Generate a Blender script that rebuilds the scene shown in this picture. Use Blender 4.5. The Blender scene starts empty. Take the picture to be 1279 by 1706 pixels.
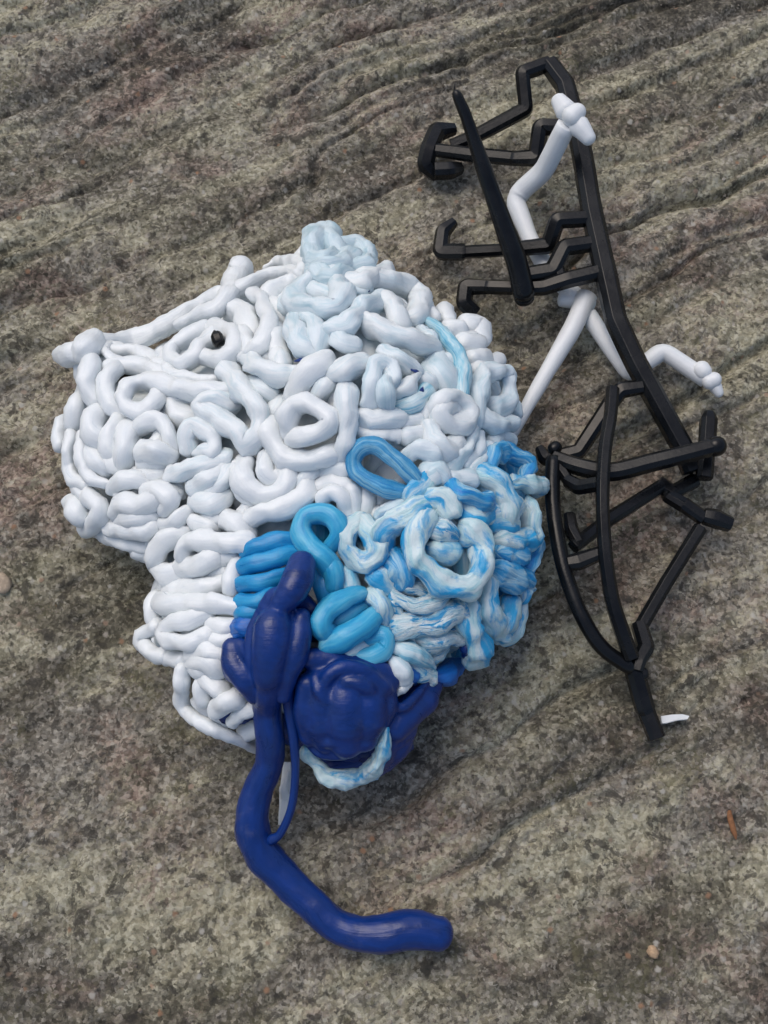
import bpy, math, random
import numpy as np
from mathutils import Vector, noise

random.seed(7)
scene = bpy.context.scene
col = scene.collection

# ------------------------------------------------------------------ camera
TILT, DIST, FOVV = math.radians(20), 0.60, math.radians(48)
CAM = Vector((0, -DIST*math.sin(TILT), DIST*math.cos(TILT)))
FWD = -CAM.normalized()
RIGHT = Vector((1, 0, 0))
UP = RIGHT.cross(FWD)
TAN = math.tan(FOVV/2)
cd = bpy.data.cameras.new('camera')
cam = bpy.data.objects.new('camera', cd)
col.objects.link(cam)
cam.location = CAM
cam.rotation_euler = (TILT, 0, 0)
cd.sensor_fit = 'VERTICAL'
cd.angle = FOVV
cd.clip_start = 0.01
cd.clip_end = 200
scene.camera = cam

# ------------------------------------------------------------------ world, sun, exposure
SUN_EL, SUN_AZ = math.radians(62), math.radians(-40)     # azimuth from +Y towards +X
w = bpy.data.worlds.new('World')
scene.world = w
w.use_nodes = True
nt = w.node_tree
sky = nt.nodes.new('ShaderNodeTexSky')
sky.sky_type = 'NISHITA'
sky.sun_disc = False
sky.sun_elevation = SUN_EL
sky.sun_rotation = SUN_AZ
sky.air_density = 1.0
sky.dust_density = 4.0
sky.ozone_density = 0.6
nt.links.new(sky.outputs[0], nt.nodes['Background'].inputs[0])
nt.nodes['Background'].inputs[1].default_value = 0.14
sd = bpy.data.lights.new('sun', 'SUN')
sd.energy = 0.75
sd.angle = math.radians(45)
sd.color = (1.0, 0.97, 0.93)
sun = bpy.data.objects.new('sun', sd)
col.objects.link(sun)
sdir = Vector((math.sin(SUN_AZ)*math.cos(SUN_EL), math.cos(SUN_AZ)*math.cos(SUN_EL), math.sin(SUN_EL)))
sun.rotation_euler = sdir.to_track_quat('Z', 'Y').to_euler()
sun.location = sdir*3
vs = scene.view_settings
vs.view_transform = 'Standard'
vs.look = 'None'
vs.gamma = 1
vs.exposure = 0.08
vs.use_curve_mapping = False


# ------------------------------------------------------------------ survey helpers
def ray(px, py):
    return FWD + RIGHT*((px-639.5)/853*TAN) + UP*(-(py-853)/853*TAN)


def at(px, py, z):
    """point at height z (metres) seen at this place of the survey picture"""
    d = ray(px, py)
    return CAM + d*((z-CAM.z)/d.z)


def pxsize(p):
    """metres per survey pixel at point p"""
    return (p-CAM).dot(FWD)*TAN/853


S280 = 1279/280
TILES = {'A': (80, 420, S280), 'B': (350, 360, S280), 'C': (620, 420, S280), 'D': (80, 660, S280),
         'E': (350, 580, S280), 'F': (640, 640, S280), 'G': (220, 860, S280), 'H': (480, 840, S280),
         'I': (670, 860, S280), 'J': (480, 1060, S280), 'K': (260, 1060, S280),
         'L': (690, 80, 1279/320), 'M': (710, 330, 1279/320), 'N': (870, 600, 1279/360),
         'O': (870, 860, 1279/360), 'P': (830, 470, 1279/400),
         'R': (480, 700, 1279/460), 'T': (340, 860, 1279/460), 'V': (340, 1200, 1279/460)}


def tp(tile, pts):
    x0, y0, s = TILES[tile]
    return [(x0+u/s, y0+v/s) for u, v in pts]


# ------------------------------------------------------------------ materials
def mat(name):
    m = bpy.data.materials.new(name)
    m.use_nodes = True
    n = m.node_tree
    return m, n, n.nodes['Principled BSDF'], n.nodes.new, n.links.new


def ramp(n, fac, stops, interp='LINEAR'):
    r = n.nodes.new('ShaderNodeValToRGB')
    cr = r.color_ramp
    cr.interpolation = interp
    while len(cr.elements) < len(stops):
        cr.elements.new(0.5)
    for e, (p, c) in zip(cr.elements, stops):
        e.position = p
        e.color = (*c, 1) if len(c) == 3 else c
    n.links.new(fac, r.inputs[0])
    return r


def noise_node(n, vec, scale, detail=4, rough=0.55, dist=0.0):
    t = n.nodes.new('ShaderNodeTexNoise')
    t.inputs['Scale'].default_value = scale
    t.inputs['Detail'].default_value = detail
    t.inputs['Roughness'].default_value = rough
    t.inputs['Distortion'].default_value = dist
    if vec is not None:
        n.links.new(vec, t.inputs['Vector'])
    return t


def mixc(n, fac, a, b, blend='MIX'):
    m = n.nodes.new('ShaderNodeMix')
    m.data_type = 'RGBA'
    m.blend_type = blend
    for val, sock in ((fac, m.inputs[0]), (a, m.inputs[6]), (b, m.inputs[7])):
        if isinstance(val, (int, float)):
            sock.default_value = val
        elif isinstance(val, tuple):
            sock.default_value = (*val, 1)
        else:
            n.links.new(val, sock)
    return m.outputs[2]


def plastic(name, stops, streak=(1.0, 1.6), patch=None, rough=0.38, sss=0.25, bump=0.25, coat=0.0, spec=0.5):
    """extruded plastic: pigment streaks that run along the strand ('flow' attribute: length, cos, sin)"""
    m, n, b, new, link = mat(name)
    at_ = new('ShaderNodeAttribute')
    at_.attribute_name = 'flow'
    mp = new('ShaderNodeMapping')
    mp.inputs['Scale'].default_value = (streak[0], streak[1], streak[1])
    link(at_.outputs['Vector'], mp.inputs['Vector'])
    s1 = noise_node(n, mp.outputs[0], 1.0, 5, 0.6, 0.6)
    c = ramp(n, s1.outputs['Fac'], stops).outputs[0]
    tc = new('ShaderNodeTexCoord')
    if patch:
        mpp = new('ShaderNodeMapping')
        mpp.inputs['Scale'].default_value = (patch[0], patch[0]*1.1, patch[0]*1.1)
        link(at_.outputs['Vector'], mpp.inputs['Vector'])
        pn = noise_node(n, mpp.outputs[0], 1.0, 6, 0.62, 0.8)
        pr = ramp(n, pn.outputs['Fac'], [(patch[1], (0, 0, 0)), (patch[2], (1, 1, 1))])
        c = mixc(n, pr.outputs[0], c, patch[3])
    fine = noise_node(n, tc.outputs['Object'], 900, 3, 0.6)
    c = mixc(n, 0.10, c, ramp(n, fine.outputs['Fac'], [(0.35, (0.75,)*3), (0.65, (1.0,)*3)]).outputs[0], 'MULTIPLY')
    # a little grime picked up from handling
    g = noise_node(n, tc.outputs['Object'], 55, 8, 0.7, 0.4)
    gr = ramp(n, g.outputs['Fac'], [(0.60, (0, 0, 0)), (0.80, (1, 1, 1))])
    gm = new('ShaderNodeMath')
    gm.operation = 'MULTIPLY'
    gm.inputs[1].default_value = 0.22
    link(gr.outputs[0], gm.inputs[0])
    c = mixc(n, gm.outputs[0], c, (0.25, 0.24, 0.23))
    link(c, b.inputs['Base Color'])
    rr = new('ShaderNodeMapRange')
    link(s1.outputs['Fac'], rr.inputs[0])
    rr.inputs[1].default_value, rr.inputs[2].default_value = 0.3, 0.7
    rr.inputs[3].default_value, rr.inputs[4].default_value = rough-0.07, rough+0.12
    link(rr.outputs[0], b.inputs['Roughness'])
    b.inputs['Subsurface Weight'].default_value = sss
    b.inputs['Subsurface Radius'].default_value = (1, 1, 1)
    b.inputs['Subsurface Scale'].default_value = 0.002
    b.inputs['Coat Weight'].default_value = coat
    b.inputs['Specular IOR Level'].default_value = spec
    b.inputs['Coat Roughness'].default_value = 0.12
    mp2 = new('ShaderNodeMapping')
    mp2.inputs['Scale'].default_value = (streak[0]*0.5, 5, 5)
    link(at_.outputs['Vector'], mp2.inputs['Vector'])
    s2 = noise_node(n, mp2.outputs[0], 1.0, 4, 0.6, 0.3)
    s3 = noise_node(n, tc.outputs['Object'], 260, 5, 0.6)
    ad = new('ShaderNodeMath')
    ad.operation = 'ADD'
    link(s2.outputs['Fac'], ad.inputs[0])
    link(s3.outputs['Fac'], ad.inputs[1])
    bp = new('ShaderNodeBump')
    bp.inputs['Strength'].default_value = bump
    bp.inputs['Distance'].default_value = 0.0012
    link(ad.outputs[0], bp.inputs['Height'])
    link(bp.outputs[0], b.inputs['Normal'])
    return m


WHITE = (0.765, 0.805, 0.815)
MATS = {
    'w': plastic('white_plastic', [(0.3, (0.70, 0.755, 0.78)), (0.50, WHITE)], streak=(0.7, 1.8), bump=0.2, rough=0.33),
    'f': plastic('white_fibrous_plastic', [(0.32, (0.69, 0.74, 0.765)), (0.50, WHITE)], streak=(0.5, 2.4), bump=0.4),
    'p': plastic('pale_white_plastic', [(0.30, (0.60, 0.71, 0.75)), (0.52, (0.75, 0.80, 0.815))], streak=(0.8, 1.8), bump=0.25),
    'b': plastic('pale_blue_plastic', [(0.28, (0.42, 0.60, 0.67)), (0.55, (0.69, 0.77, 0.805))], streak=(0.7, 1.4), bump=0.25),
    't': plastic('blue_tinted_plastic', [(0.30, (0.38, 0.55, 0.62)), (0.58, (0.62, 0.73, 0.775))], streak=(0.7, 1.6), bump=0.4),
    'c': plastic('cyan_streaked_plastic', [(0.30, (0.06, 0.36, 0.56)), (0.45, (0.28, 0.56, 0.68)), (0.60, (0.62, 0.75, 0.79))],
                 streak=(0.7, 1.6), bump=0.35),
    'm': plastic('mottled_blue_white_plastic', [(0.28, (0.22, 0.51, 0.61)), (0.42, (0.45, 0.66, 0.70)), (0.60, (0.63, 0.75, 0.77))],
                 streak=(0.8, 1.8), patch=(0.55, 0.48, 0.60, (0.025, 0.36, 0.67)), bump=0.5),
    'q': plastic('flaky_blue_white_plastic', [(0.30, (0.12, 0.42, 0.58)), (0.46, (0.48, 0.66, 0.72)), (0.62, (0.74, 0.80, 0.80))],
                 streak=(1.5, 2.5), patch=(1.4, 0.50, 0.60, (0.025, 0.31, 0.60)), bump=1.0),
    'k': plastic('blue_ridged_plastic', [(0.32, (0.015, 0.22, 0.52)), (0.50, (0.05, 0.32, 0.58)), (0.70, (0.35, 0.60, 0.70))],
                 streak=(0.35, 2.4), bump=0.8),
    'M': plastic('blue_white_plastic', [(0.30, (0.010, 0.20, 0.54)), (0.48, (0.03, 0.32, 0.62)), (0.66, (0.45, 0.66, 0.74))],
                 streak=(0.8, 1.6), bump=0.5),
    'L': plastic('light_blue_plastic', [(0.3, (0.007, 0.20, 0.47)), (0.55, (0.012, 0.28, 0.57)), (0.75, (0.04, 0.36, 0.62))],
                 streak=(0.6, 1.5), rough=0.34, bump=0.25, sss=0.15),
    'l': plastic('sky_blue_plastic', [(0.3, (0.012, 0.27, 0.55)), (0.5, (0.04, 0.38, 0.62)), (0.72, (0.18, 0.52, 0.68))],
                 streak=(0.5, 1.3), rough=0.34, bump=0.25, sss=0.15),
    'B': plastic('deep_blue_plastic', [(0.3, (0.004, 0.07, 0.34)), (0.6, (0.008, 0.15, 0.52))], rough=0.32, bump=0.4, sss=0.1),
    'N': plastic('navy_plastic', [(0.3, (0.003, 0.022, 0.125)), (0.7, (0.004, 0.036, 0.215))], streak=(0.6, 1.2),
                 rough=0.30, bump=0.25, sss=0.0, coat=0.10, spec=0.36),
    'R': plastic('white_runner_plastic', [(0.35, (0.68, 0.71, 0.72)), (0.6, (0.75, 0.78, 0.785))], streak=(0.4, 1.5), rough=0.42, bump=0.12),
}


def black_plastic():
    m, n, b, new, link = mat('black_plastic')
    tc = new('ShaderNodeTexCoord')
    a = noise_node(n, tc.outputs['Object'], 60, 6, 0.65)
    link(ramp(n, a.outputs['Fac'], [(0.35, (0.0035, 0.004, 0.005)), (0.7, (0.009, 0.010, 0.011))]).outputs[0], b.inputs['Base Color'])
    r = new('ShaderNodeMapRange')
    link(a.outputs['Fac'], r.inputs[0])
    r.inputs[1].default_value, r.inputs[2].default_value = 0.3, 0.7
    r.inputs[3].default_value, r.inputs[4].default_value = 0.18, 0.34
    link(r.outputs[0], b.inputs['Roughness'])
    b.inputs['Specular IOR Level'].default_value = 0.28
    s = noise_node(n, tc.outputs['Object'], 420, 4, 0.6)
    bp = new('ShaderNodeBump')
    bp.inputs['Strength'].default_value = 0.12
    bp.inputs['Distance'].default_value = 0.0008
    link(s.outputs['Fac'], bp.inputs['Height'])
    link(bp.outputs[0], b.inputs['Normal'])
    return m


BLACK = black_plastic()


def ground_mat():
    m, n, b, new, link = mat('weathered_concrete')
    tc = new('ShaderNodeTexCoord')
    co = tc.outputs['Object']
    rot = new('ShaderNodeMapping')
    rot.vector_type = 'TEXTURE'
    rot.inputs['Rotation'].default_value = (0, 0, math.radians(27))
    rot.inputs['Scale'].default_value = (2.6, 1, 1)
    link(co, rot.inputs['Vector'])
    dr = rot.outputs[0]

    def math_(op, a, b_):
        q = new('ShaderNodeMath')
        q.operation = op
        q.use_clamp = True
        for v_, sk in ((a, q.inputs[0]), (b_, q.inputs[1])):
            if isinstance(v_, (int, float)):
                sk.default_value = v_
            else:
                link(v_, sk)
        return q.outputs[0]

    def mask(vec, scale, lo, hi, detail=8, rough=0.7, dist=0.5):
        t = noise_node(n, vec, scale, detail, rough, dist)
        return ramp(n, t.outputs['Fac'], [(lo, (0, 0, 0)), (hi, (1, 1, 1))]).outputs[0]

    # sand grains: every grain is one small cell with a tone of its own; stains break up grain by grain
    wob = noise_node(n, co, 500, 3, 0.6)
    wv = new('ShaderNodeVectorMath')
    wv.operation = 'MULTIPLY_ADD'
    link(wob.outputs['Color'], wv.inputs[0])
    wv.inputs[1].default_value = (0.0022, 0.0022, 0.0)
    link(co, wv.inputs[2])

    def cells(scale):
        v = new('ShaderNodeTexVoronoi')
        v.inputs['Scale'].default_value = scale
        link(wv.outputs[0], v.inputs['Vector'])
        q = new('ShaderNodeSeparateColor')
        link(v.outputs['Color'], q.inputs[0])
        return v, q
    v1, c1 = cells(640)
    v2, c2 = cells(230)
    gp = v1.outputs['Position']

    def grainy(vec_scale, lo, hi, amount, stretch=False, detail=7, rough=0.68, cell=c1):
        """stain mask: soft noise, pushed up and down by the tone of each grain"""
        t = noise_node(n, dr if stretch else co, vec_scale, detail, rough, 0.5)
        a = new('ShaderNodeMath')
        a.operation = 'MULTIPLY_ADD'
        link(cell.outputs[1], a.inputs[0])
        a.inputs[1].default_value = amount
        link(t.outputs['Fac'], a.inputs[2])
        return ramp(n, a.outputs[0], [(lo+amount/2, (0, 0, 0)), (hi+amount/2, (1, 1, 1))]).outputs[0]

    fine = noise_node(n, co, 420, 6, 0.75, 0.3)
    mid = noise_node(n, co, 130, 8, 0.74, 0.4)
    tone = new('ShaderNodeMath')
    tone.operation = 'MULTIPLY_ADD'
    link(c1.outputs[0], tone.inputs[0])
    tone.inputs[1].default_value = 0.30
    link(mid.outputs['Fac'], tone.inputs[2])
    T_ = tone.outputs[0]
    body = ramp(n, T_, [(0.42, (0.078, 0.072, 0.058)), (0.56, (0.165, 0.150, 0.120)),
                        (0.70, (0.275, 0.252, 0.205)), (0.86, (0.450, 0.420, 0.350))]).outputs[0]
    pinkc = ramp(n, T_, [(0.42, (0.105, 0.070, 0.055)), (0.62, (0.270, 0.190, 0.150)), (0.82, (0.460, 0.350, 0.280))]).outputs[0]
    c = mixc(n, math_('MULTIPLY', grainy(12, 0.48, 0.59, 0.10), 0.75), body, pinkc)
    lc = ramp(n, T_, [(0.42, (0.205, 0.190, 0.126)), (0.62, (0.410, 0.384, 0.266)), (0.82, (0.600, 0.570, 0.425))]).outputs[0]
    c = mixc(n, math_('MULTIPLY', grainy(17, 0.45, 0.56, 0.10, True, 9, 0.72), 0.90), c, lc)
    dk = ramp(n, T_, [(0.45, (0.032, 0.029, 0.022)), (0.68, (0.075, 0.068, 0.050)), (0.88, (0.20, 0.178, 0.13))]).outputs[0]
    c = mixc(n, math_('MULTIPLY', grainy(14, 0.48, 0.59, 0.10, True, 9, 0.74), 0.85), c, dk)
    c = mixc(n, math_('MULTIPLY', grainy(95, 0.55, 0.61, 0.12, False, 7, 0.72, c2), 0.75), c, (0.055, 0.050, 0.042))
    c = mixc(n, math_('MULTIPLY', grainy(28, 0.58, 0.68, 0.10), 0.40), c, (0.145, 0.138, 0.070))
    # pale and rusty single stones
    vm = ramp(n, v2.outputs['Distance'], [(0.20, (1, 1, 1)), (0.42, (0, 0, 0))]).outputs[0]
    vr = ramp(n, c2.outputs[0], [(0.90, (0, 0, 0)), (0.93, (0.85, 0.85, 0.85))]).outputs[0]
    stone = ramp(n, c2.outputs[2], [(0.25, (0.50, 0.48, 0.42)), (0.7, (0.42, 0.38, 0.32)), (0.9, (0.34, 0.20, 0.12))]).outputs[0]
    c = mixc(n, math_('MULTIPLY', vm, vr), c, stone)
    link(c, b.inputs['Base Color'])
    b.inputs['Roughness'].default_value = 0.92
    b.inputs['Specular IOR Level'].default_value = 0.25
    h = new('ShaderNodeMath')
    h.operation = 'ADD'
    link(T_, h.inputs[0])
    link(fine.outputs['Fac'], h.inputs[1])
    bp = new('ShaderNodeBump')
    bp.inputs['Strength'].default_value = 0.8
    bp.inputs['Distance'].default_value = 0.0022
    link(h.outputs[0], bp.inputs['Height'])
    link(bp.outputs[0], b.inputs['Normal'])
    return m


# ------------------------------------------------------------------ object helpers
def thing(name, label, cat, loc, group=None):
    o = bpy.data.objects.new(name, None)
    o.empty_display_size = 0.02
    col.objects.link(o)
    o.location = loc
    o['label'] = label
    o['category'] = cat
    if group:
        o['group'] = group
    return o


def mesh_obj(name, verts, faces, material, parent=None, flow=None, smooth=True, loc=None):
    """verts in world space; stored relative to the parent's (or own) base"""
    base = Vector(parent.location) if parent is not None else Vector(loc or (0, 0, 0))
    me = bpy.data.meshes.new(name)
    me.from_pydata([tuple(Vector(v)-base) for v in verts], [], faces)
    if smooth:
        me.polygons.foreach_set('use_smooth', [True]*len(me.polygons))
    if flow is not None:
        a = me.attributes.new('flow', 'FLOAT_VECTOR', 'POINT')
        a.data.foreach_set('vector', [c for f in flow for c in f])
    me.materials.append(material)
    o = bpy.data.objects.new(name, me)
    col.objects.link(o)
    if parent is not None:
        o.parent = parent
    else:
        o.location = base
    return o


def catmull(P, Rr, step):
    """resample control points (with radii) as a smooth curve"""
    n = len(P)
    out, rad = [], []
    for i in range(n-1):
        p1, p2 = P[i], P[i+1]
        p0 = P[i-1] if i else p1*2-p2
        p3 = P[i+2] if i+2 < n else p2*2-p1
        k = max(2, int((p2-p1).length/step))
        for j in range(k):
            t = j/k
            out.append(0.5*((2*p1)+(p2-p0)*t+(2*p0-5*p1+4*p2-p3)*t*t+(3*p1-p0-3*p2+p3)*t**3))
            s = t*t*(3-2*t)
            rad.append(Rr[i]*(1-s)+Rr[i+1]*s)
    out.append(P[-1])
    rad.append(Rr[-1])
    return out, rad


def tube(C, Rr, sides=18, lump=0.10, ridge=0.0, flat=1.0, cap=(1, 1), seed=0.0, section=None, dom=70.0, angles=None):
    """swept tube with rounded ends. Returns verts, faces, flow coordinates"""
    n = len(C)
    T = []
    for i in range(n):
        t = C[min(i+1, n-1)]-C[max(i-1, 0)]
        T.append(t.normalized() if t.length > 1e-9 else Vector((1, 0, 0)))
    up = Vector((0, 0, 1))
    N0 = up-T[0]*up.dot(T[0])
    if N0.length < 0.1:
        N0 = Vector((0, 1, 0))-T[0]*T[0].y
    N0.normalize()
    Ns = [N0]
    for i in range(1, n):
        v = Ns[-1]-T[i]*Ns[-1].dot(T[i])
        Ns.append(v.normalized() if v.length > 1e-6 else Ns[-1])
    rings = []
    s = 0.0
    for i in range(n):
        if i:
            s += (C[i]-C[i-1]).length
        rings.append((C[i], T[i], Ns[i], Rr[i], s))
    pre, post = [], []
    if cap[0]:
        r = Rr[0]
        for a in (80, 62, 42, 20):
            pre.append((C[0]-T[0]*r*math.sin(math.radians(a))*cap[0], T[0], Ns[0], r*math.cos(math.radians(a)), -r*math.sin(math.radians(a))))
    if cap[1]:
        r = Rr[-1]
        for a in (20, 42, 62, 80):
            post.append((C[-1]+T[-1]*r*math.sin(math.radians(a))*cap[1], T[-1], Ns[-1], r*math.cos(math.radians(a)), s+r*math.sin(math.radians(a))))
    rings = pre+rings+post
    rm = sum(Rr)/len(Rr)
    V, F, W = [], [], []
    if angles:
        sides = len(angles)
    rng = random.Random(int(seed*1000)+3)
    ph = [rng.uniform(0, 6.28) for _ in range(3)]
    kk = [rng.randint(3, 5), rng.randint(6, 8)]
    for (c, t, nn, r, sl) in rings:
        b = t.cross(nn)
        for k in range(sides):
            a = angles[k] if angles else 2*math.pi*k/sides
            ca, sa = math.cos(a), math.sin(a)
            q = 1.0
            if section:
                q = section(a)
            d = nn*(ca*flat)+b*sa
            p = c+d*(r*q)
            m = 1.0
            if lump:
                m += lump*noise.noise(p*dom+Vector((seed*3.1, seed, 0)))+0.45*lump*noise.noise(p*dom*2.6)+0.18*lump*noise.noise(p*dom*7)
            if ridge:
                m += ridge*(math.sin(kk[0]*a+ph[0]+sl*25)+0.6*math.sin(kk[1]*a+ph[1]-sl*15))
            V.append(c+d*(r*q*m))
            W.append((sl/0.012+seed*17.3, ca+seed*5.1, sa+seed*2.7))
    m = len(rings)
    for i in range(m-1):
        for k in range(sides):
            k2 = (k+1) % sides
            F.append((i*sides+k, i*sides+k2, (i+1)*sides+k2, (i+1)*sides+k))
    F.append(tuple(reversed(range(sides))))
    F.append(tuple(range((m-1)*sides, m*sides)))
    return V, F, W


# ------------------------------------------------------------------ ground
def vnoise(X, Y, seed):
    rs = np.random.RandomState(seed)
    tab = rs.rand(256, 256)
    xi = np.floor(X).astype(int)
    yi = np.floor(Y).astype(int)
    fx, fy = X-xi, Y-yi
    fx = fx*fx*fx*(fx*(fx*6-15)+10)
    fy = fy*fy*fy*(fy*(fy*6-15)+10)
    g = lambda a, b: tab[a % 256, b % 256]
    return ((g(xi, yi)*(1-fx)+g(xi+1, yi)*fx)*(1-fy)+(g(xi, yi+1)*(1-fx)+g(xi+1, yi+1)*fx)*fy)*2-1


def relief(X, Y):
    """height in metres of the rough broomed slab"""
    a = math.radians(27)
    wob = 0.011*vnoise(X*9, Y*9, 1)+0.004*vnoise(X*31, Y*31, 2)
    acr = -X*math.sin(a)+Y*math.cos(a)+wob
    alo = X*math.cos(a)+Y*math.sin(a)
    v = 1-np.abs(vnoise(acr*27, alo*4.2, 3))
    v2 = 1-np.abs(vnoise(acr*44+7, alo*8.5+3, 4))
    groove = np.clip((v-0.72)/0.28, 0, 1)**1.6+0.6*np.clip((v2-0.75)/0.25, 0, 1)**1.5
    per = np.sin(2*math.pi*(acr+0.006*vnoise(alo*9, acr*14, 15))/0.027)
    groove = groove+0.55*np.clip((per-0.35)/0.65, 0, 1)**1.4*np.clip(0.6+0.9*vnoise(alo*7, acr*30, 16), 0, 1)
    strength = np.clip(0.70+3.3*Y+0.55*vnoise(X*7, Y*7, 5), 0.0, 1.0)
    z = -0.0070*groove*strength+0.0011*vnoise(acr*42, alo*8, 13)*strength
    z = z+0.0013*vnoise(X*60, Y*60, 6)+0.0011*vnoise(X*150, Y*150, 7)+0.0008*vnoise(X*360, Y*360, 8)
    return z


def build_ground():
    x = np.concatenate([[-12, -5, -2, -1, -0.6], np.arange(-0.40, 0.4001, 0.0012), [0.6, 1, 2, 5, 12]])
    y = np.concatenate([[-12, -5, -2, -1, -0.6], np.arange(-0.42, 0.50001, 0.0012), [0.7, 1, 2, 5, 12]])
    X, Y = np.meshgrid(x, y)
    Z = relief(X, Y)
    nx, ny = len(x), len(y)
    co = np.stack([X.ravel(), Y.ravel(), Z.ravel()], 1).astype(np.float32)
    idx = np.arange(nx*ny).reshape(ny, nx)
    f = np.stack([idx[:-1, :-1], idx[:-1, 1:], idx[1:, 1:], idx[1:, :-1]], -1).reshape(-1, 4)
    me = bpy.data.meshes.new('concrete_ground')
    me.vertices.add(len(co))
    me.vertices.foreach_set('co', co.ravel())
    me.loops.add(f.size)
    me.loops.foreach_set('vertex_index', f.ravel().astype(np.int32))
    me.polygons.add(len(f))
    me.polygons.foreach_set('loop_start', np.arange(0, f.size, 4, dtype=np.int32))
    me.update(calc_edges=True)
    me.polygons.foreach_set('use_smooth', np.ones(len(f), dtype=bool))
    me.materials.append(ground_mat())
    o = bpy.data.objects.new('concrete_ground', me)
    col.objects.link(o)
    o['kind'] = 'structure'
    o['label'] = 'rough weathered concrete ground with diagonal broom ridges'
    return o


build_ground()


def gz(x, y):
    return float(relief(np.array([x]), np.array([y]))[0])


# ------------------------------------------------------------------ the purge lump: envelope
OUT = [(110, 575), (140, 560), (235, 575), (330, 515), (390, 470), (470, 445), (505, 395), (535, 368), (570, 395), (625, 415),
       (700, 480), (780, 512), (830, 570), (865, 640), (870, 730), (905, 770), (905, 860), (900, 940), (870, 1040),
       (810, 1115), (760, 1115), (695, 1240), (640, 1290), (560, 1312), (500, 1270), (440, 1250), (330, 1235),
       (290, 1170), (232, 1090), (232, 1020), (250, 955), (200, 925), (115, 860), (88, 740), (105, 670)]
OA = np.array(OUT, float)
OB = np.roll(OA, -1, 0)


def inside_dist(px, py):
    p = np.array([px, py])
    ab = OB-OA
    t = np.clip(((p-OA)*ab).sum(1)/(ab*ab).sum(1), 0, 1)
    d = np.sqrt((((OA+ab*t[:, None])-p)**2).sum(1)).min()
    ins = False
    for (x1, y1), (x2, y2) in zip(OA, OB):
        if (y1 > py) != (y2 > py) and px < (x2-x1)*(py-y1)/(y2-y1)+x1:
            ins = not ins
    return d if ins else -d


def env(px, py):
    d = inside_dist(px, py)
    if d <= 0:
        return 0.016
    k = min(1, d/185)
    s = math.sqrt(max(0, 1-(1-k)**2))
    top = 0.070
    top += 0.026*math.exp(-(((px-590)/170)**2+((py-600)/190)**2))
    top += 0.012*math.exp(-(((px-740)/150)**2+((py-860)/140)**2))
    top += 0.010*math.exp(-(((px-470)/90)**2+((py-1030)/120)**2))
    top -= 0.014*math.exp(-(((px-180)/130)**2+((py-760)/200)**2))
    return 0.016+(top-0.016)*s


lump = thing('plastic_purge_lump', 'tangled lump of white, sky blue and navy extruded plastic strands on concrete', 'plastic lump',
             at(500, 880, 0.0)*1.0)
seedc = [0.0]


GIRTH = 1.14


def strand(tile, r, kind, pts, lift=0.0, lumpy=None, ridge=None, zs=None, name='strand', cap=(1, 1), sides=18, flat=1.0, label=None):
    s = TILES[tile][2]
    P2 = tp(tile, pts)
    n = len(P2)
    rs = r if isinstance(r, (list, tuple)) else [r]*n
    if not zs:
        rs = [q*GIRTH for q in rs]
    if lumpy is None:
        lumpy = {'w': 0.26, 'f': 0.22, 'p': 0.32, 'b': 0.36, 't': 0.36, 'c': 0.22, 'm': 0.42, 'q': 0.60, 'k': 0.14, 'M': 0.40, 'L': 0.16, 'l': 0.16, 'B': 0.4}.get(kind, 0.1)
    P, Rr = [], []
    for i, (x, y) in enumerate(P2):
        z = zs[i] if zs else env(x, y)
        p = at(x, y, z)
        rr = rs[i]/s*pxsize(p)
        if not zs:
            z = z+1.3*lift*rr-0.4*rr
            if kind != 'f' and i in (0, n-1):
                z -= 0.75*rr          # ends tuck under the neighbouring strands
            z = max(rr*0.9, z)
            p = at(x, y, z)
        P.append(p)
        Rr.append(rs[i]/s*pxsize(p))
    if n == 2:       # short pieces sag a little in the middle
        P.insert(1, (P[0]+P[1])*0.5+Vector((random.uniform(-1, 1), random.uniform(-1, 1), 0.4))*Rr[0]*0.15)
        Rr.insert(1, (Rr[0]+Rr[1])*0.5*1.04)
    C, RR = catmull(P, Rr, min(Rr)*0.33)
    seedc[0] += 1.37
    if ridge is None:
        ridge = {'w': 0.004, 'f': 0.022, 'p': 0.012, 'b': 0.012, 't': 0.012, 'c': 0.02, 'm': 0.022, 'q': 0.03, 'k': 0.05, 'M': 0.02, 'L': 0.008, 'l': 0.01,
                 'B': 0.03, 'N': 0.0, 'R': 0.0}[kind]
    V, F, W = tube(C, RR, sides, lumpy, ridge, flat, cap, seedc[0])
    if not zs:
        k = {'c': 0.5, 'L': 0.5, 'l': 0.5, 'k': 0.6, 'f': 0.6, 'w': 0.7, 'p': 0.9, 'b': 0.9}.get(kind, 1.1)
        off = Vector((0, 0, seedc[0]*0.6))
        V = [v+noise.noise_vector(v*95+off)*(0.0022*k)+noise.noise_vector(v*270+off)*(0.0008*k) for v in V]
    return mesh_obj(name, V, F, MATS[kind], lump, W)


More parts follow.
